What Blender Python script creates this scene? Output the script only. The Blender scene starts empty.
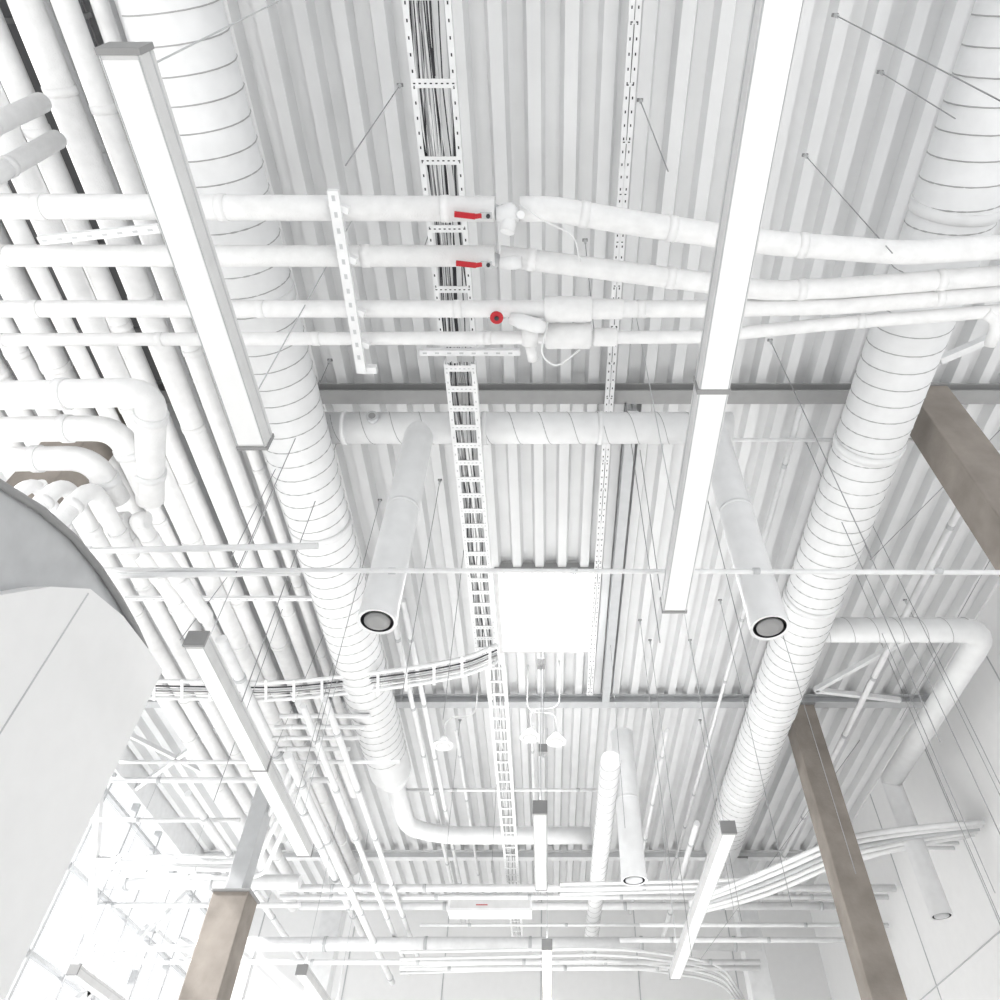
import bpy, math, random
from mathutils import Vector, Matrix
random.seed(7)
H=1.7                       # eye height; builder coordinates are relative to the eye
TH=math.radians(48.7); F=721.6; CX=548.0
def S(u,v,Z):
    e=TH-math.atan((v-500)/F)
    Y=Z/math.tan(e); d=Y*math.cos(TH)+Z*math.sin(TH)
    return Vector(((u-CX)*d/F,Y,Z))
V=Vector
# ---------------------------------------------------------------- materials
def mat(name,col,rough=0.5,metal=0.0,var=0.04,scale=6.0,bump=0.0,emit=0.0,ecol=None):
    m=bpy.data.materials.new(name); m.use_nodes=True
    nt=m.node_tree; b=nt.nodes['Principled BSDF']
    tc=nt.nodes.new('ShaderNodeTexCoord'); n=nt.nodes.new('ShaderNodeTexNoise')
    n.inputs['Scale'].default_value=scale; n.inputs['Detail'].default_value=5
    r=nt.nodes.new('ShaderNodeValToRGB')
    r.color_ramp.elements[0].position=0.3; r.color_ramp.elements[1].position=0.7
    r.color_ramp.elements[0].color=tuple(max(0,c*(1-var*2)) for c in col)+(1,)
    r.color_ramp.elements[1].color=tuple(min(1,c*(1+var*0.3)) for c in col)+(1,)
    nt.links.new(tc.outputs['Object'],n.inputs['Vector']); nt.links.new(n.outputs['Fac'],r.inputs['Fac'])
    nt.links.new(r.outputs['Color'],b.inputs['Base Color'])
    b.inputs['Roughness'].default_value=rough; b.inputs['Metallic'].default_value=metal
    if bump:
        bp=nt.nodes.new('ShaderNodeBump'); bp.inputs['Strength'].default_value=bump; bp.inputs['Distance'].default_value=0.01
        n2=nt.nodes.new('ShaderNodeTexNoise'); n2.inputs['Scale'].default_value=scale*8
        nt.links.new(tc.outputs['Object'],n2.inputs['Vector'])
        nt.links.new(n2.outputs['Fac'],bp.inputs['Height']); nt.links.new(bp.outputs['Normal'],b.inputs['Normal'])
    if emit:
        b.inputs['Emission Color'].default_value=(ecol or (1,1,1))+(1,)
        b.inputs['Emission Strength'].default_value=emit
    return m
WHITE=mat('white_paint',(0.85,0.855,0.86),0.4,bump=0.05)
DECK=mat('deck_paint',(0.785,0.79,0.795),0.45,var=0.03,scale=2)
INSUL=mat('insulation_wrap',(0.87,0.87,0.87),0.6,bump=0.25,scale=9)
DUCT=mat('duct_paint',(0.83,0.835,0.84),0.42,var=0.03)
SEAM=mat('duct_seam',(0.42,0.42,0.42),0.5)
GREY=mat('grey_steel',(0.30,0.30,0.30),0.5)
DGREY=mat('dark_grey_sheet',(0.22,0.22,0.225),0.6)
MGREY=mat('beam_grey',(0.36,0.36,0.36),0.5)
LGREY=mat('light_grey_steel',(0.56,0.57,0.58),0.4)
PALE=mat('pale_grey_panel',(0.70,0.70,0.70),0.6)
DARK=mat('dark_plastic',(0.03,0.03,0.035),0.5)
WIRE=mat('wire_steel',(0.34,0.34,0.35),0.35,metal=0.2)
RED=mat('valve_red',(0.50,0.01,0.02),0.35)
CONC=mat('raw_concrete',(0.33,0.295,0.262),0.85,var=0.14,scale=2.5,bump=0.3)
WALL=mat('wall_paint',(0.88,0.88,0.88),0.7,bump=0.0,var=0.01)
FLOOR=mat('floor_screed',(0.87,0.87,0.86),0.5)
LAMP=mat('lamp_diffuser',(0.93,0.93,0.93),0.35,var=0.01)
LAMPON=mat('lamp_diffuser_lit',(0.95,0.93,0.88),0.35,emit=3.0,ecol=(1,0.93,0.8))
SKY=mat('skylight_opal',(0.95,0.95,0.95),0.3,emit=14.0,ecol=(1,1,1))
# ---------------------------------------------------------------- mesh builder
class MB:
    def __init__(s): s.v=[];s.f=[];s.m=[];s.sm=[];s.mats=[]
    def mi(s,m):
        if m not in s.mats: s.mats.append(m)
        return s.mats.index(m)
    def tube(s,pts,r,mat,seg=12,caps=True,smooth=True):
        pts=[V(p) for p in pts]; n=len(pts)
        R=r if isinstance(r,(list,tuple)) else [r]*n
        k=s.mi(mat)
        def tan(i):
            a=pts[max(0,i-1)]; b=pts[min(n-1,i+1)]
            t=b-a
            if 0<i<n-1:
                t1=(pts[i]-a); t2=(b-pts[i])
                if t1.length>1e-7 and t2.length>1e-7: t=t1.normalized()+t2.normalized()
            return t.normalized() if t.length>1e-7 else V((0,1,0))
        t=tan(0); ref=V((0,0,1)) if abs(t.z)<0.9 else V((1,0,0))
        nx=t.cross(ref).normalized(); base=len(s.v)
        for i in range(n):
            t=tan(i); nx=(nx-t*nx.dot(t))
            nx=nx.normalized() if nx.length>1e-6 else t.orthogonal().normalized()
            ny=t.cross(nx)
            for j in range(seg):
                a=2*math.pi*j/seg
                s.v.append(pts[i]+(nx*math.cos(a)+ny*math.sin(a))*R[i])
        for i in range(n-1):
            for j in range(seg):
                a=base+i*seg+j; b=base+i*seg+(j+1)%seg
                s.f.append((a,b,b+seg,a+seg)); s.m.append(k); s.sm.append(smooth)
        if caps:
            s.f.append(tuple(base+j for j in reversed(range(seg)))); s.m.append(k); s.sm.append(False)
            e=base+(n-1)*seg
            s.f.append(tuple(e+j for j in range(seg))); s.m.append(k); s.sm.append(False)
    def bar(s,p,q,w,h,mat,up=(0,0,1)):
        p=V(p);q=V(q);t=(q-p).normalized(); up=V(up)
        if abs(t.dot(up))>0.98: up=V((0,1,0))
        x=t.cross(up).normalized(); y=x.cross(t)
        b=len(s.v); k=s.mi(mat)
        for c in (p,q):
            for sx,sy in ((-1,-1),(1,-1),(1,1),(-1,1)):
                s.v.append(c+x*sx*w/2+y*sy*h/2)
        for f in ((3,2,1,0),(4,5,6,7),(0,1,5,4),(1,2,6,5),(2,3,7,6),(3,0,4,7)):
            s.f.append(tuple(b+i for i in f)); s.m.append(k); s.sm.append(False)
    def box(s,lo,hi,mat):
        lo=V(lo);hi=V(hi); m=(lo+hi)/2
        s.bar((m.x,lo.y,m.z),(m.x,hi.y,m.z),hi.x-lo.x,hi.z-lo.z,mat)
    def quad(s,a,b,c,d,mat):
        n=len(s.v); s.v+= [V(a),V(b),V(c),V(d)]; s.f.append((n,n+1,n+2,n+3)); s.m.append(s.mi(mat)); s.sm.append(False)
    def obj(s,name,bevel=0):
        me=bpy.data.meshes.new(name)
        me.from_pydata([(p.x,p.y,p.z+H) for p in s.v],[],s.f)
        for m in s.mats: me.materials.append(m)
        for p,k,sm in zip(me.polygons,s.m,s.sm): p.material_index=k; p.use_smooth=sm
        me.update()
        o=bpy.data.objects.new(name,me); bpy.context.collection.objects.link(o)
        if bevel:
            md=o.modifiers.new('bevel','BEVEL'); md.width=bevel; md.segments=2; md.limit_method='ANGLE'
        return o
def fillet(pts,rad,n=7):
    pts=[V(p) for p in pts]; out=[pts[0]]
    for i in range(1,len(pts)-1):
        a,b,c=pts[i-1],pts[i],pts[i+1]
        d1=(a-b);d2=(c-b); L=min(rad,d1.length*0.45,d2.length*0.45)
        p=b+d1.normalized()*L; q=b+d2.normalized()*L
        for k in range(n+1):
            t=k/n; out.append(p*(1-t)**2+b*2*t*(1-t)+q*t*t)
    out.append(pts[-1]); return out
def pipe(mb,pts,r,mat=INSUL,rad=None,seg=16,bands=1.3,bandr=1.07,bmat=None):
    path=fillet(pts,rad if rad else r*2.2) if len(pts)>2 else [V(p) for p in pts]
    mb.tube(path,r,mat,seg)
    if bands:
        for a,b in zip(pts[:-1],pts[1:]):
            a=V(a);b=V(b);L=(b-a).length
            if L<0.4: continue
            t=(b-a)/L; x=0.25 if L<bands else bands*0.5
            while x<L-0.1:
                c=a+t*x
                mb.tube([c-t*0.035,c+t*0.035],r*bandr,bmat or mat,seg); x+=bands*random.uniform(0.8,1.2)
def spiral(mb,a,b,r,pitch=0.2,rr=0.007,seg=20):
    a=V(a);b=V(b);L=(b-a).length;t=(b-a)/L
    ref=V((0,0,1)) if abs(t.z)<0.9 else V((1,0,0))
    x=t.cross(ref).normalized();y=t.cross(x)
    n=int(L/pitch*seg); pts=[]
    for i in range(n+1):
        an=2*math.pi*i/seg
        pts.append(a+t*(L*i/n)+(x*math.cos(an)+y*math.sin(an))*r)
    mb.tube(pts,rr,SEAM,4)
# ---------------------------------------------------------------- room shell
DZ=8.0; YB=-4.0; YF=22.2; XL=-9.0; XR=7.4
def CLx(p): return V((min(p.x,XR-0.12),p.y,p.z))
m=MB(); k=m.mi(DECK); per=0.36; dep=0.16
x=XL-0.2; prof=[]
while x<XR+0.3:
    prof+= [(x,DZ),(x+0.13,DZ),(x+0.17,DZ+dep),(x+0.32,DZ+dep)]; x+=per
SX0=-0.80;SX1=0.80;SY0=8.55;SY1=10.6
for i in range(len(prof)-1):
    (x0,z0),(x1,z1)=prof[i],prof[i+1]
    inside=(x0+x1)/2>SX0 and (x0+x1)/2<SX1
    for (ya,yb) in ([(YB,SY0),(SY1,YF)] if inside else [(YB,YF)]):
        m.quad((x0,ya,z0),(x1,ya,z1),(x1,yb,z1),(x0,yb,z0),DECK)
m.obj('ceiling')
# floor & walls
m=MB(); m.box((XL-1,YB,-H-0.2),(XR+1,YF+0.5,-H),FLOOR); m.obj('floor')
m=MB(); m.box((XL-0.5,YF,-H),(XR+0.5,YF+0.3,DZ+0.15),WALL)
for i in range(7):
    xx=XL+1+i*2.6; m.box((xx,YF-0.02,-H),(xx+0.03,YF,DZ),LGREY)
m.obj('wall_far')
m=MB(); m.box((XR,6.0,-H),(XR+0.3,YF,DZ+0.15),WALL)
for i in range(5): m.box((XR-0.012,7+i*3,-H),(XR,7.02+i*3,DZ),LGREY)
m.box((XR-0.012,6.0,4.2),(XR,YF,4.22),LGREY)
m.obj('wall_right')
# glazed left wall: mullions and transoms, open to the white sky
m=MB()
y=6.0
while y<YF:
    m.box((XL-0.1,y,-H),(XL+0.05,y+0.07,DZ),LGREY); y+=1.35
z=-H+0.1
while z<DZ:
    m.box((XL-0.08,6.0,z),(XL+0.03,YF,z+0.06),LGREY); z+=1.45
m.box((XL-0.2,6.0,DZ-0.5),(XL+0.1,YF,DZ+0.1),WHITE)
m.obj('window_1')
# skylight
m=MB()
t=0.06; zt=DZ+0.55
m.box((SX0-t,SY0-t,DZ-0.05),(SX0,SY1+t,zt),PALE); m.box((SX1,SY0-t,DZ-0.05),(SX1+t,SY1+t,zt),PALE)
m.box((SX0,SY0-t,DZ-0.05),(SX1,SY0,zt),PALE); m.box((SX0,SY1,DZ-0.05),(SX1,SY1+t,zt),PALE)
m.box((SX0-t,SY0-t-0.03,DZ-0.06),(SX1+t,SY0-t,DZ+0.1),MGREY)
m.box((SX0,SY0,zt-0.03),(SX1,SY1,zt),SKY)
m.obj('skylight')
# steel roof beams
def ibeam(a,b,h,w,name,mt):
    m=MB(); a=V(a);b=V(b); tf=0.025
    m.bar(a+V((0,0,-tf/2)),b+V((0,0,-tf/2)),w,tf,mt)
    m.bar(a+V((0,0,-h/2)),b+V((0,0,-h/2)),0.02,h-2*tf,mt)
    m.bar(a+V((0,0,-h+tf/2)),b+V((0,0,-h+tf/2)),w,tf,mt)
    return m.obj(name)
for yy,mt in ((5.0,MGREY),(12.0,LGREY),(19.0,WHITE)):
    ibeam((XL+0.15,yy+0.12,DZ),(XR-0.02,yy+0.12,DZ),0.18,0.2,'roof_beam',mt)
ibeam((1.1,5.3,DZ),(1.1,11.95,DZ),0.22,0.14,'roof_purlin',LGREY)
ibeam((-1.1,5.3,DZ),(-1.1,11.95,DZ),0.18,0.1,'roof_purlin',WHITE)
ibeam((4.75,12.3,DZ),(4.75,18.9,DZ),0.22,0.14,'roof_purlin',WHITE)
# concrete columns
def column(x0,y0,w=0.5,top=7.78,mt=CONC,neck=None):
    m=MB(); m.box((x0,y0,-H),(x0+w,y0+w*0.9,(neck or top)-0.02),mt)
    if neck:
        m.box((x0+0.12,y0+0.1,neck-0.02),(x0+w-0.16,y0+w*0.8,top),LGREY)
        m.box((x0-0.03,y0-0.03,neck-0.03),(x0+w+0.03,y0+w*0.9+0.03,neck+0.01),GREY)
    m.box((x0-0.03,y0-0.03,top-0.02),(x0+w+0.03,y0+w*0.9+0.03,top+0.01),GREY)
    m.obj('concrete_column',0.015)
for (cx,cy) in ((4.52,4.9),(4.57,12.0),(-5.75,4.9)): column(cx,cy)
column(-5.22,12.0,neck=4.45,w=0.56)
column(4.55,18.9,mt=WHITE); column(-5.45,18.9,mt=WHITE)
# ---------------------------------------------------------------- main spiral ducts
ZD=6.6
def spduct(pts,r,name,pitch=0.2):
    m=MB(); m.tube(fillet(pts,r*2.4,10),r,DUCT,28)
    for a,b in zip(pts[:-1],pts[1:]):
        a=V(a);b=V(b);L=(b-a).length
        if L>1.2:
            t=(b-a)/L; e0=a+t*(r*1.5); e1=b-t*(r*1.5)
            spiral(m,e0,e1,r*1.0,pitch)
            n=int(L/2.6)
            for i in range(1,n):
                c=a+t*(L*i/n); m.tube([c-t*0.05,c+t*0.05],r*1.035,DUCT,28)
    return m
XLd=-0.432*ZD; XRd=0.553*ZD
m=spduct([(XLd,-3,ZD),(XLd,12.3,ZD)],0.37,'spiral_duct')
m.tube([(XLd,12.3,ZD),(XLd,12.7,ZD)],[0.37,0.24],DUCT,28)
m.tube(fillet([(XLd,12.7,ZD),(XLd,14.6,ZD),(XLd+0.7,15.1,ZD+0.05),(0.9,15.1,ZD+0.05)],0.4,9),0.17,DUCT,24)
m.obj('spiral_duct')
m=spduct([(XRd,-3,ZD),(XRd,15.5,ZD)],0.37,'spiral_duct'); m.tube([(XRd,15.5,ZD),(XRd,16,ZD),(XRd,18,ZD)],[0.37,0.22,0.22],DUCT,28); m.obj('spiral_duct')
# transverse duct with two drop nozzles
ZT=7.0; a=S(320,428,ZT); bY=a.y
m=MB(); m.tube([(XLd,bY,ZT),(S(722,428,ZT).x+0.1,bY,ZT)],0.19,DUCT,24)
spiral(m,(XLd+0.3,bY,ZT),(1.9,bY,ZT),0.19,0.35,0.005)
for uu in (345,485,600):
    c=S(uu,428,ZT); m.tube([(c.x-0.03,bY,ZT),(c.x+0.03,bY,ZT)],0.2,DUCT,24)
c=S(378,437,ZT)
m.tube([(c.x,bY-0.23,ZT-0.08),(c.x,bY-0.15,ZT-0.05)],0.07,LGREY,16); m.tube([(c.x,bY-0.24,ZT-0.085),(c.x,bY-0.2,ZT-0.07)],0.04,GREY,12)
m.obj('branch_duct')
def nozzle(x,y,zt,zb,r,name='air_nozzle_duct'):
    m=MB(); m.tube([(x,y,zt),(x,y,zb)],r,DUCT,32,caps=False)
    m.tube([(x,y,zb+0.1),(x,y,zb)],r*1.03,DUCT,32,caps=False)
    def ann(r0,z0,r1,z1,mt):
        m.tube([(x,y,z0),(x,y,z1)],[r0,r1],mt,32,caps=False)
    ann(r*1.03,zb,r*0.86,zb+0.005,DUCT); ann(r*0.86,zb+0.005,r*0.84,zb+0.07,DARK); ann(r*0.84,zb+0.07,r*0.5,zb+0.071,DARK)
    m.tube([(x,y,zb+0.07),(x,y,zb+0.015),(x,y,zb-0.0),(x,y,zb-0.008)],[r*0.5,r*0.68,r*0.68,r*0.4],GREY if r<0.175 and zb<4.2 else LGREY,32)
    m.tube([(x,y,(zt+zb)/2),(x,y,(zt+zb)/2+0.04)],r*1.02,DUCT,32)
    m.obj(name)
ny=bY
def nozx(u,v):
    e=TH-math.atan((v-500)/F); Z=ny*math.tan(e); d=ny*math.cos(TH)+Z*math.sin(TH); return (u-CX)*d/F,Z
x1,z1=nozx(377,622); x2,z2=nozx(770,628)
nozzle(x1,ny,ZT,z1,0.17); nozzle(x2,ny,ZT,z2,0.17)
# right side branch
m=MB(); p=S(835,630,ZD); q=S(985,632,ZD)
m.tube(fillet([(XRd,p.y,ZD),(q.x,p.y,ZD),(q.x,p.y+4.4,ZD)],0.4),0.18,DUCT,20); spiral(m,(XRd+0.3,p.y,ZD),(q.x-0.3,p.y,ZD),0.18,0.35,0.005)
m.obj('branch_duct')
nozzle(q.x,p.y+4.4,ZD+0.1,4.3,0.17)
p=S(622,738,7.4); nozzle(p.x,p.y,7.5,4.8,0.21)
m=MB(); p=S(611,760,6.2); m.tube([(p.x,p.y,6.2),(p.x,21.5,6.2)],0.17,DUCT,20); spiral(m,(p.x,p.y,6.2),(p.x,21.5,6.2),0.17,0.3,0.005); m.obj('branch_duct')
# ---------------------------------------------------------------- transverse insulated pipes
ZP=5.6
def P(pts,Z): return [S(u,v,Z) for u,v in pts]
lines=[([(-260,205),(495,209)],0.092),([(520,209),(552,209),(640,224),(770,243),(905,253),(1120,240)],0.092),
       ([(-260,256),(495,256)],0.082),([(500,256),(640,274),(770,291),(840,288),(1120,266)],0.082),
       ([(-260,309),(700,309),(840,306),(1120,283)],0.070),
       ([(-260,341),(700,337),(830,324),(985,312),(1120,300)],0.056)]
for pts,r in lines:
    m=MB(); pipe(m,P(pts,ZP),r,INSUL,rad=0.15,bands=1.6)
    m.obj('insulated_pipe')
m=MB(); pipe(m,P([(985,312),(998,322),(990,345)],ZP-0.02),0.05,INSUL,bands=0); m.obj('pipe_elbow')
m=MB()
for u,v,w,r in ((607,309,32,0.085),(568,336,46,0.11),(605,337,24,0.08),(568,309,48,0.105)):
    m.tube([S(u-w/2,v,ZP),S(u-w/2+2,v,ZP),S(u+w/2-2,v,ZP),S(u+w/2,v,ZP)],[r*0.85,r,r,r*0.85],INSUL,18)
m.tube([S(530,318,ZP),S(530,345,ZP-0.05)],0.07,INSUL,16); m.tube([S(530,345,ZP-.05),S(533,360,ZP-.05)],0.045,INSUL,14)
m.tube([S(510,318,ZP-.1),S(520,321,ZP-.12),S(538,326,ZP-.12),S(545,328,ZP-.12)],[.045,.062,.062,.045],WHITE,14)
m.obj('pipe_fitting_insulation')
m=MB(); m.tube(fillet([S(548,322,ZP-.1),S(540,355,ZP-.2),S(556,368,ZP-.25),S(580,350,ZP-.15)],0.2,8),0.008,WHITE,6); m.tube(fillet([S(520,205,ZP-.1),S(545,222,ZP-.2),S(575,235,ZP-.1),S(580,262,ZP-.1)],0.2,8),0.006,WHITE,6); m.obj('bleed_hose')
def valve(u,v,Z,lever=True):
    c=S(u,v,Z); m=MB(); X=V((1,0,0))
    m.tube([c-X*0.10,c-X*0.07,c-X*0.069,c-X*0.04,c,c+X*0.04,c+X*0.069,c+X*0.07,c+X*0.1],[0.055,0.055,0.04,0.055,0.07,0.055,0.04,0.055,0.055],LGREY,18)
    m.tube([c,c+V((-0.02,-0.02,-0.13))],0.022,WHITE,10)
    s=c+V((-0.02,-0.02,-0.13))
    if lever:
        m.bar(s+X*0.03,s-X*0.06,0.05,0.012,LGREY)
        m.bar(s-X*0.05,s-X*0.10+V((0,0,-0.02)),0.035,0.014,RED); m.bar(s-X*0.095+V((0,0,-0.02)),s-X*0.25+V((0,-0.02,-0.025)),0.042,0.018,RED)
        m.tube([s,s+V((0,0,-0.025))],0.016,DARK,8)
    else:
        m.tube([s,s+V((0,0,-0.02))],0.055,RED,20); m.tube([s+V((0,0,-.02)),s+V((0,0,-0.03))],0.02,DARK,10)
    m.obj('ball_valve',0.003)
valve(492,212,ZP); valve(492,260,ZP); valve(500,312,ZP,False)
m=MB()
for u,v in ((505,214),(502,262)):
    c=S(u+(6 if v<240 else 12),v,ZP-0.06); m.tube([c-V((0.11,0,0)),c,c+V((0.06,0,0))],[0.05,0.085 if v<240 else 0.06,0.05],WHITE,14)
    if v<240:
        m.tube([c,c+V((-0.03,0.10,-0.10))],0.055,WHITE,14); m.tube([c+V((0.05,0,0)),c+V((0.08,-0.03,-0.1))],0.03,WHITE,12)
m.obj('pipe_drain_fitting')
# strut channel carrying the pipes
def strut(a,b,name='strut_channel',w=0.06,h=0.05):
    m=MB(); a=V(a);b=V(b); m.bar(a,b,w,h,WHITE); t=(b-a).normalized(); L=(b-a).length
    up=V((0,0,1)); x=t.cross(up).normalized(); dn=x.cross(t)*-1
    i=0.05
    while i<L-0.05:
        c=a+t*i+dn*(h/2) if dn.z<0 else a+t*i-dn*(h/2)
        m.bar(c-t*0.02,c+t*0.02,w*0.3,0.004,LGREY); i+=0.12
    return m
a=S(333,190,ZP-0.16); b=S(362,372,ZP-0.16)
m=strut(a,b,w=0.08)
for v in (205,256,309,341):
    c=S(335+(v-190)*0.16,v,ZP-0.12); m.bar(c+V((-0.05,-.02,0)),c+V((0.09,0.03,-0.03)),0.05,0.05,WHITE)
m.bar(b+V((-0.03,0,0.05)),b+V((0.12,0,0.05)),0.06,0.06,WHITE)
m.obj('strut_channel')
for (p,q,Z) in (((40,240),(160,228),ZP-0.13),((420,352),(520,352),6.3),):
    strut(S(*p,Z),S(*q,Z)).obj('strut_channel')
# ---------------------------------------------------------------- cable trays
def tray(a,b,w,h,rs,name,cables,ncab=14,rungw=0.05,slot=DARK):
    m=MB(); a=V(a);b=V(b);t=(b-a).normalized();L=(b-a).length
    side=t.cross(V((0,0,1))).normalized(); up=V((0,0,1))
    for s in (-1,1):
        m.bar(a+side*s*w/2,b+side*s*w/2,0.012,h,WHITE)
        m.bar(a+side*s*(w/2-0.02)-up*h/2,b+side*s*(w/2-0.02)-up*h/2,0.05,0.006,WHITE)
        i=0.1
        while i<L:
            c=a+t*i+side*s*(w/2-0.02)-up*(h/2+0.004); m.bar(c-t*0.012,c+t*0.012,0.012,0.004,slot); i+=0.12
    i=0.05
    while i<L:
        c=a+t*i-up*(h/2-0.0)
        m.bar(c-side*w/2,c+side*w/2,rungw,0.012,WHITE)
        n=int(w/0.045)
        for j in range(n):
            cc=c-side*(w/2-(j+0.5)*w/n)-up*0.0075
            m.bar(cc-side*0.010,cc+side*0.010,0.010,0.003,slot)
        i+=rs
    for j in range(ncab):
        x0=-w/2+0.03+(w-0.06)*random.random()**1.2; pts=[]
        n=max(3,int(L/0.35)); ph=random.random()*6; am=random.uniform(0.005,0.03)
        for q in range(n+1):
            xx=max(-w/2+0.02,min(w/2-0.02,x0+am*math.sin(ph+q*0.9)+random.uniform(-.006,.006)))
            pts.append(a+t*(L*q/n)+side*xx+up*(-h/2+0.02+0.012*math.sin(q+ph)+0.008*(j%3)))
        m.tube(pts,random.choice((0.006,0.008,0.010)),random.choice(cables),5)
    m.obj(name)
b=S(452,352,7.0)
xm=-0.139*7.0
tray((xm,-3,7.0),(xm,b.y,7.0),0.38,0.08,0.62,'cable_tray',[DARK,DARK,WIRE,WHITE,LGREY],20,0.07)
c=S(460,362,6.6); d=S(489,652,6.6)
tray((c.x,c.y,6.6),(c.x,d.y,6.6),0.32,0.09,0.25,'cable_tray',[DARK,WIRE,GREY,LGREY],18,0.07,LGREY)
tray((0.1*7.75,-3,7.72),(0.1*7.75,11.6,7.72),0.10,0.05,0.5,'cable_tray',[DARK,GREY],4,0.03)
tray((c.x+0.12,d.y+0.3,6.6),(c.x+0.12,21.5,6.6),0.3,0.08,0.35,'cable_tray',[GREY,WHITE],6,0.05,LGREY)
m=MB()
base=[(497,650),(470,662),(420,672),(340,682),(280,688),(160,686),(20,684)]
for dy,r,mt in ((-5,0.03,WHITE),(0,0.012,DARK),(3,0.014,LGREY),(5,0.012,GREY),(8,0.012,WHITE),(12,0.03,WHITE)):
    pts=fillet([S(u,v+dy,6.3) for u,v in base],0.4,5); m.tube(pts,r,mt,8)
for i in range(16):
    t=i/15; u=490-t*420; v=654+34*(1-(1-min(1,t*2.2))**2)-2*t
    m.bar(S(u,v-7,6.28),S(u,v+14,6.28),0.04,0.02,WHITE)
m.obj('cable_tray_bend')
# ---------------------------------------------------------------- left pipe bundle (runs in depth)
i=0
for xz,r,z in ((-0.515,0.07,7.1),(-0.555,0.10,7.0),(-0.60,0.13,7.0),(-0.65,0.11,7.1),(-0.69,0.13,7.0),(-0.735,0.09,6.9),(-0.78,0.15,7.0),(-0.83,0.12,7.0),(-0.88,0.12,7.0),(-0.93,0.13,7.0),(-0.49,0.05,7.2),(-0.58,0.05,7.35),(-0.67,0.05,7.4)):
    m=MB(); pipe(m,[(xz*z,-3,z),(xz*z,12+ (i%5)*2.0,z)],r,INSUL if i<10 else WHITE,bands=2.0); m.obj('service_pipe'); i+=1
m=MB(); m.box((-8.6,-3,7.55),(-4.2,4.7,7.85),DGREY)  # dark box added above the pipes; its colour stands in for shaded deck
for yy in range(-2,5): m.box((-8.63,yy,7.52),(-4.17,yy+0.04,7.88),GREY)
m.obj('shade_box')
for vv in (250,600,690):
    a=S(10,vv,6.75); strut((-6.0,a.y,6.78),(-3.3,a.y,6.78)).obj('strut_channel')
# elbow cluster
ZE=5.0
cl=[([(-200,400),(152,392),(150,452),(150,500)],0.12),
    ([(-200,432),(118,428),(150,495)],0.11),
    ([(-200,462),(92,458),(118,500)],0.11)]
for pts,r in cl[:3]:
    m=MB(); pp=[S(u,v,ZE-0.0) for u,v in pts]; pipe(m,pp,r,INSUL,rad=0.22,bands=0.9,bandr=1.12,bmat=WHITE); m.obj('insulated_pipe')
for u,v,r in ((92,484,0.075),(64,480,0.07),(34,478,0.06)):
    p=S(u,v,4.8); m=MB(); pipe(m,[p+V((0,0.9,0)),p,(p.x-0.1,p.y,3.6),(p.x-1.4,p.y,3.3)],r,INSUL,rad=0.2,bands=0.6,bandr=1.12); m.obj('insulated_pipe')
for u,v in ((128,520),(148,520)):
    p=S(u,v,4.9); m=MB(); pipe(m,[p,p+V((-0.1,0,0)),(p.x+0.1,p.y+1.4,4.9)],0.08,INSUL,bands=0.5); m.obj('pipe_elbow')
for dx in (0,0.28):
    p=S(5,160,5.4); m=MB(); pipe(m,[(-6,p.y+dx-0.1,5.4),(-4.15,p.y+dx-0.1,5.4),(-4.15,p.y+dx-0.1,6.6)],0.075,INSUL,bands=0.9,rad=0.2); m.obj('insulated_pipe')
# ---------------------------------------------------------------- left partition with curved head
WX=-3.54; ym=5.55; m=MB()
edge=[(-4,1.6),(2.6,1.8),(3.0,2.35),(3.3,2.85),(3.56,3.12),(3.85,3.45),(4.2,3.74),(4.7,3.88),(5.2,3.93),(5.55,3.95)]
for (y0,z0),(y1,z1) in zip(edge[:-1],edge[1:]):
    m.quad((WX,y0,-H),(WX,y1,-H),(WX,y1,z1),(WX,y0,z0),WALL)
    m.quad((WX-0.2,y0,z0),(WX-0.2,y1,z1),(WX,y1,z1),(WX,y0,z0),WALL)
arc=[(2.4,3.24),(2.75,3.48),(3.06,3.68),(3.5,3.88),(3.9,4.0),(4.3,4.06),(4.7,4.08),(5.1,4.07),(5.35,4.04),(5.55,3.97)]
for (y0,z0),(y1,z1) in zip(arc[:-1],arc[1:]):
    m.quad((WX-0.16,y0,0),(WX-0.16,y1,0),(WX-0.16,y1,z1),(WX-0.16,y0,z0),LGREY)
m.tube([(WX-0.13,y,z) for y,z in arc],0.03,GREY,8)
m.quad((WX,ym,-H),(WX-4,ym,-H),(WX-4,ym,3.95),(WX,ym,3.95),WALL)
for yy in (4.2,1.9): m.box((WX-0.01,yy,-H),(WX+0.004,yy+0.012,3.7 if yy>4 else 1.7),LGREY)
m.obj('wall_left')
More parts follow.
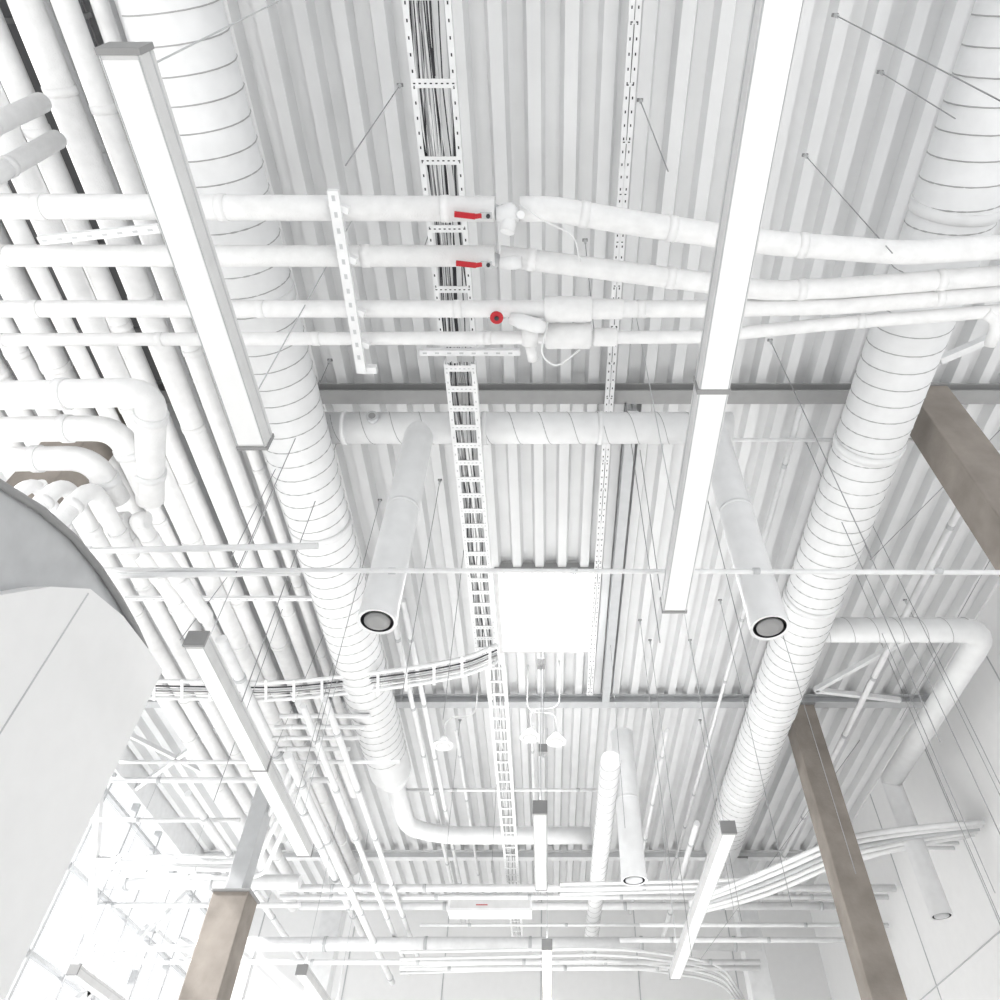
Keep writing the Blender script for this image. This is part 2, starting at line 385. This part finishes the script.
# ---------------------------------------------------------------- linear lights (upward fill lights added over the farther ones)
def light(a,b,w=0.2,h=0.15,lit=False,joints=(),wires=True,up_w=0):
    m=MB(); a=V(a);b=V(b);t=(b-a).normalized(); up=V((0,0,1)); side=t.cross(up).normalized()
    m.bar(a,b,w,h,PALE)
    m.bar(a+t*0.02-up*(h/2+0.003),b-t*0.02-up*(h/2+0.003),w*0.86,0.008,LAMPON if lit else LAMP)
    for s in (-1,1):
        m.bar(a+side*s*(w/2+0.002)+up*h*0.2,b+side*s*(w/2+0.002)+up*h*0.2,0.006,0.012,LGREY)
        m.bar(a+side*s*(w*0.45)-up*(h/2+0.004),b+side*s*(w*0.45)-up*(h/2+0.004),0.006,0.008,LGREY)
    for e,sg in ((a,-1),(b,1)):
        m.bar(e,e+t*sg*0.03,w+0.012,h+0.012,GREY)
    for j in joints:
        c=a+(b-a)*j; m.bar(c-t*0.02,c+t*0.02,w+0.014,h+0.02,GREY)
    if wires:
        for fr in (0.04,0.9):
            c=a+(b-a)*fr; m.bar(c+up*h/2,c+up*(h/2+0.06),0.05,0.05,LGREY)
            m.tube([c+up*h/2,(c.x,c.y,DZ-0.01)],0.006,LGREY,6)
    o=m.obj('linear_light_fixture',0.004)
    if up_w:
        ld=bpy.data.lights.new('deck_fill_light','AREA'); ld.shape='RECTANGLE'; ld.size=w*0.8; ld.size_y=(b-a).length*0.95; ld.energy=up_w  # area light added above the fixture to brighten the deck
        lo=bpy.data.objects.new('deck_fill_light',ld); bpy.context.collection.objects.link(lo)
        c=(a+b)/2; lo.location=(c.x,c.y,c.z+h/2+0.07+H); lo.rotation_euler=(math.pi,0,0); lo.parent=o
def row(u0,v0,v1,Z=4.0,**k):
    a=S(u0,v0,Z); b=S(u0,v1,Z); light((a.x,a.y,Z),(a.x,b.y,Z),**k)
row(126,52,440)
a=S(713,385,4.0)
light((1.06,-1.5,4.0),(1.06,S(675,604,4).y,4.0),joints=((a.y+1.5)/(S(675,604,4).y+1.5),))
row(197,640,850,w=0.18,joints=(0.5,),up_w=12)
row(728,828,974,w=0.18,up_w=34)
row(540,808,884,w=0.16,up_w=9); row(547,945,1010,w=0.16,lit=True,up_w=30)
row(74,970,1020,w=0.18,up_w=20); row(302,970,1020,w=0.18,up_w=30)
# ---------------------------------------------------------------- rods, conduits across
m=MB(); y0=S(500,571,4.35).y
m.tube([(-4.6,y0-0.04,4.33),(6.5,y0+0.04,4.36)],0.022,WHITE,8)
for xx in (-3,-1.4,0.2,1.8,3.4,5): m.tube([(xx,y0,4.35),(xx+0.06,y0,4.35)],0.03,LGREY,8)
m.obj('sprinkler_pipe')
m=MB(); a=S(80,551,4.5); b=S(318,546,4.5); m.tube([a,b],0.03,WHITE,10); m.tube([a,a+V((0,0.1,-0.12))],0.04,WHITE,10); m.bar(a-V((.06,0,0)),a+V((.1,0,0)),.07,.07,WHITE)
m.tube([S(40,577,4.2),S(300,573,4.35)],0.025,WHITE,8); m.obj('sprinkler_pipe')
for u0,u1,v,Z,r in ((240,930,440,7.3,0.025),(120,400,762,6.0,0.03),(60,250,866,6.0,0.07),(60,250,856,6.0,0.035),(400,620,790,7.0,0.03),(280,900,888,6.0,0.07),(280,900,897,6.0,0.05),(300,960,906,6.2,0.08),(75,300,882,6.0,0.14),(180,760,944,5.6,0.14),(60,760,962,5.2,0.05),(400,760,968,5.2,0.05),(280,370,716,6.2,0.035),(275,365,727,6.2,0.035),(270,360,738,6.2,0.035),(270,350,749,6.2,0.035),
   (60,300,905,5.6,0.05),(40,240,948,5.0,0.06),(620,900,940,5.4,0.05),(640,1000,925,5.6,0.04),(420,700,925,5.8,0.03),(100,330,780,6.6,0.05),(80,240,820,6.2,0.04)):
    m=MB(); pipe(m,[S(u0,v,Z),CLx(S(u1,v,Z))],r,WHITE,bands=2.2,bmat=LGREY if v>770 else None,bandr=1.12); m.obj('service_pipe')
# equipment box over the far pipe rack
m=MB(); p=S(448,903,5.9); q=S(532,903,5.9)
m.box((p.x,p.y,5.75),(q.x,p.y+0.5,6.1),WHITE); m.box((p.x+0.05,p.y-0.01,5.8),(q.x-0.05,p.y,6.05),PALE); m.box((p.x+0.6,p.y-0.015,5.85),(p.x+0.85,p.y-0.008,5.87),RED)
m.obj('fan_coil_unit',0.01)
# small depth-running conduits in the far bays
random.seed(11)
for xx,z,r,ya,yb in ((-3.2,5.9,0.05,9,21),(-3.5,5.8,0.05,9,21),(-3.9,5.6,0.07,10,21),(-2.3,6.9,0.04,8,21),(-2.1,6.9,0.04,8,21),(-1.7,7.2,0.03,12,21),(2.2,7.2,0.04,12,21),(2.9,6.4,0.06,14,21),(-4.5,6.2,0.08,8,20),(-0.3,7.3,0.03,12,21),(3.1,7.4,0.03,5,21),(5.6,7.3,0.05,6,21),(-6.2,6.0,0.06,12,21)):
    m=MB(); pipe(m,[(xx,ya,z),(xx,yb,z)],r,WHITE,bands=1.8,bmat=LGREY,bandr=1.12); m.obj('service_pipe')
for k2 in range(3):
    m=MB(); pipe(m,[S(80,858+k2*8,5.8),S(244+k2*9,862+k2*8,5.8),S(292+k2*9,770,5.8)],0.045,WHITE,rad=0.5,bands=1.5); m.obj('service_pipe')
# cable bundle on the right
for k2 in range(5):
    o=k2*6
    m=MB(); m.tube(fillet([S(690,902+o*0.5,5.5),S(765,872+o,5.5),S(840,838+o,5.5),S(910,828+o*0.7,5.5),CLx(S(1025,822+o*0.5,5.5))],0.9,8),0.045,WHITE if k2!=2 else LGREY,10); m.obj('flexible_conduit')
for k2 in range(3):
    m=MB(); m.tube(fillet([S(560,884+k2*5,5.6),S(740,880+k2*5,5.6),S(800,868+k2*5,5.6),S(900,838+k2*5,5.6),CLx(S(1025,838+k2*5,5.6))],0.9,8),0.03,WHITE,10); m.obj('flexible_conduit')
for k2 in range(4):
    m=MB(); m.tube(fillet([S(400,952+k2*7,5.2),S(620,948+k2*6,5.2),S(720,962+k2*6,5.2),S(745,1000+k2*4,5.2)],0.9,8),0.03,WHITE,8); m.obj('flexible_conduit')
# diagonal bracing
for (p,q,Z) in (((815,690),(905,640),7.4),((815,690),(900,700),7.4),((940,360),(1010,330),7.0),((120,900),(190,960),6),((190,900),(120,960),6),((100,720),(260,800),7.6),((120,800),(230,720),7.6),((700,890),(860,850),5.9)):
    m=MB(); m.bar(S(*p,Z),S(*q,Z),0.08,0.08,WHITE); m.obj('brace_strut')
for (ya,yb) in ((12.5,19),(19,12.5)):
    m=MB(); m.bar((XL+0.4,ya,0.5),(XL+0.4,yb,7.6),0.12,0.12,WHITE); m.obj('wall_brace')
for u,v,Z in ((541,664,7.0),(543,750,5.2)):
    c=S(u,v,Z); m=MB(); m.box(c-V((.06,.06,.06)),c+V((.06,.06,.06)),GREY); m.tube([c,c+V((0,0,-0.12))],0.02,LGREY,8); m.tube([c,(c.x,c.y,DZ)],0.006,WIRE,6); m.obj('junction_box',0.005)
# bell pendants on curved arms (far centre)
for u,v in ((443,746),(530,738),(556,742)):
    c=S(u,v,6.4); m=MB()
    m.tube([c+V((0,0,.18)),c+V((0,0,.16)),c+V((0,0,.1)),c+V((0,0,.03)),c],[0.02,0.05,0.09,0.16,0.17],WHITE,20)
    m.tube([c+V((0,0,.005)),c+V((0,0,-.01))],[0.14,0.09],PALE,20)
    m.tube(fillet([c+V((0,0,.16)),c+V((0,0,.55)),c+V((0.5 if u<540 else -0.5,0,.55)),c+V((0.5 if u<540 else -0.5,0,1.55))],0.3),0.012,PALE,8)
    m.obj('pendant_lamp')
# ---------------------------------------------------------------- hanging wires
def wires(lst,name,mt=WIRE):
    for u,v,Z,zl in lst:
        p=S(u,v,Z); m=MB(); m.tube([p,(p.x,p.y,zl)],0.005 if v<450 else 0.0045,mt,6)
        m.tube([p,p+V((0,0,-0.08))],0.018,LGREY,8); m.bar(p+V((-.03,0,0)),p+V((.03,0,0)),0.03,0.02,GREY)
        m.obj(name)
wires([(835,15,7.9,2.6),(805,155,7.9,5.4),(400,85,7.9,5.4),(880,72,7.9,6.2),(770,340,7.9,4.2),(805,440,7.9,3.4),(640,100,7.9,5.7),(690,430,7.9,3.8),(625,400,7.9,4.0),
       (830,470,7.9,2.5),(850,560,7.9,3.0),(870,520,7.9,2.0),(760,560,7.9,3.2),(640,620,7.9,3.6),(650,640,7.9,3),(610,640,7.9,4.6),(470,500,7.9,4.3),(440,480,7.9,4.3),(330,360,7.9,4.3),(345,420,7.9,3.6),(380,500,7.9,4.0),
       (300,560,7.9,4.0),(350,600,7.9,4.4),(690,640,7.9,3.4),(720,600,7.9,3.2),(905,600,7.9,2.2),(880,640,7.9,2.6),(585,240,7.9,5.7),(430,230,7.9,7.0),(500,720,7.9,5.0),(460,720,7.9,5.4),(700,720,7.9,4.4)],'suspension_wire')
def diag(lst):
    for u0,v0,z0,u1,v1,z1 in lst:
        m=MB(); m.tube([S(u0,v0,z0),S(u1,v1,z1)],0.005,WIRE,6); m.obj('bracing_wire')
diag([(860,740,7.5,700,960,5),(320,380,7.9,230,560,5),(240,560,7,180,640,5),(330,620,7,270,760,6),(640,450,7.9,660,590,4.4),(1000,430,7.9,870,560,7),(930,380,7.9,1000,480,6),(990,560,7.5,900,720,6)])
# ---------------------------------------------------------------- world, lights, camera
w=bpy.data.worlds.new('World'); bpy.context.scene.world=w; w.use_nodes=True
bg=w.node_tree.nodes['Background']; bg.inputs['Color'].default_value=(0.98,0.99,1,1); bg.inputs['Strength'].default_value=1.2
sl=bpy.data.lights.new('sun','SUN'); sl.energy=15; sl.angle=math.radians(3); sl.color=(1,0.99,0.98)
so=bpy.data.objects.new('sun',sl); bpy.context.collection.objects.link(so)
so.rotation_euler=V((math.cos(math.radians(32))*0.93,math.cos(math.radians(32))*0.25,-math.sin(math.radians(32)))).to_track_quat('-Z','Y').to_euler()
so.location=(-20,0,14)
sc=bpy.context.scene
sc.view_settings.view_transform='Standard'; sc.view_settings.exposure=-0.22
cam=bpy.data.cameras.new('camera'); co=bpy.data.objects.new('camera',cam); bpy.context.collection.objects.link(co)
cam.sensor_width=36; cam.lens=F*36/1000; cam.shift_x=-(CX-500)/1000
co.location=(0,0,H); co.rotation_euler=(math.radians(90)+TH,0,0)
sc.camera=co
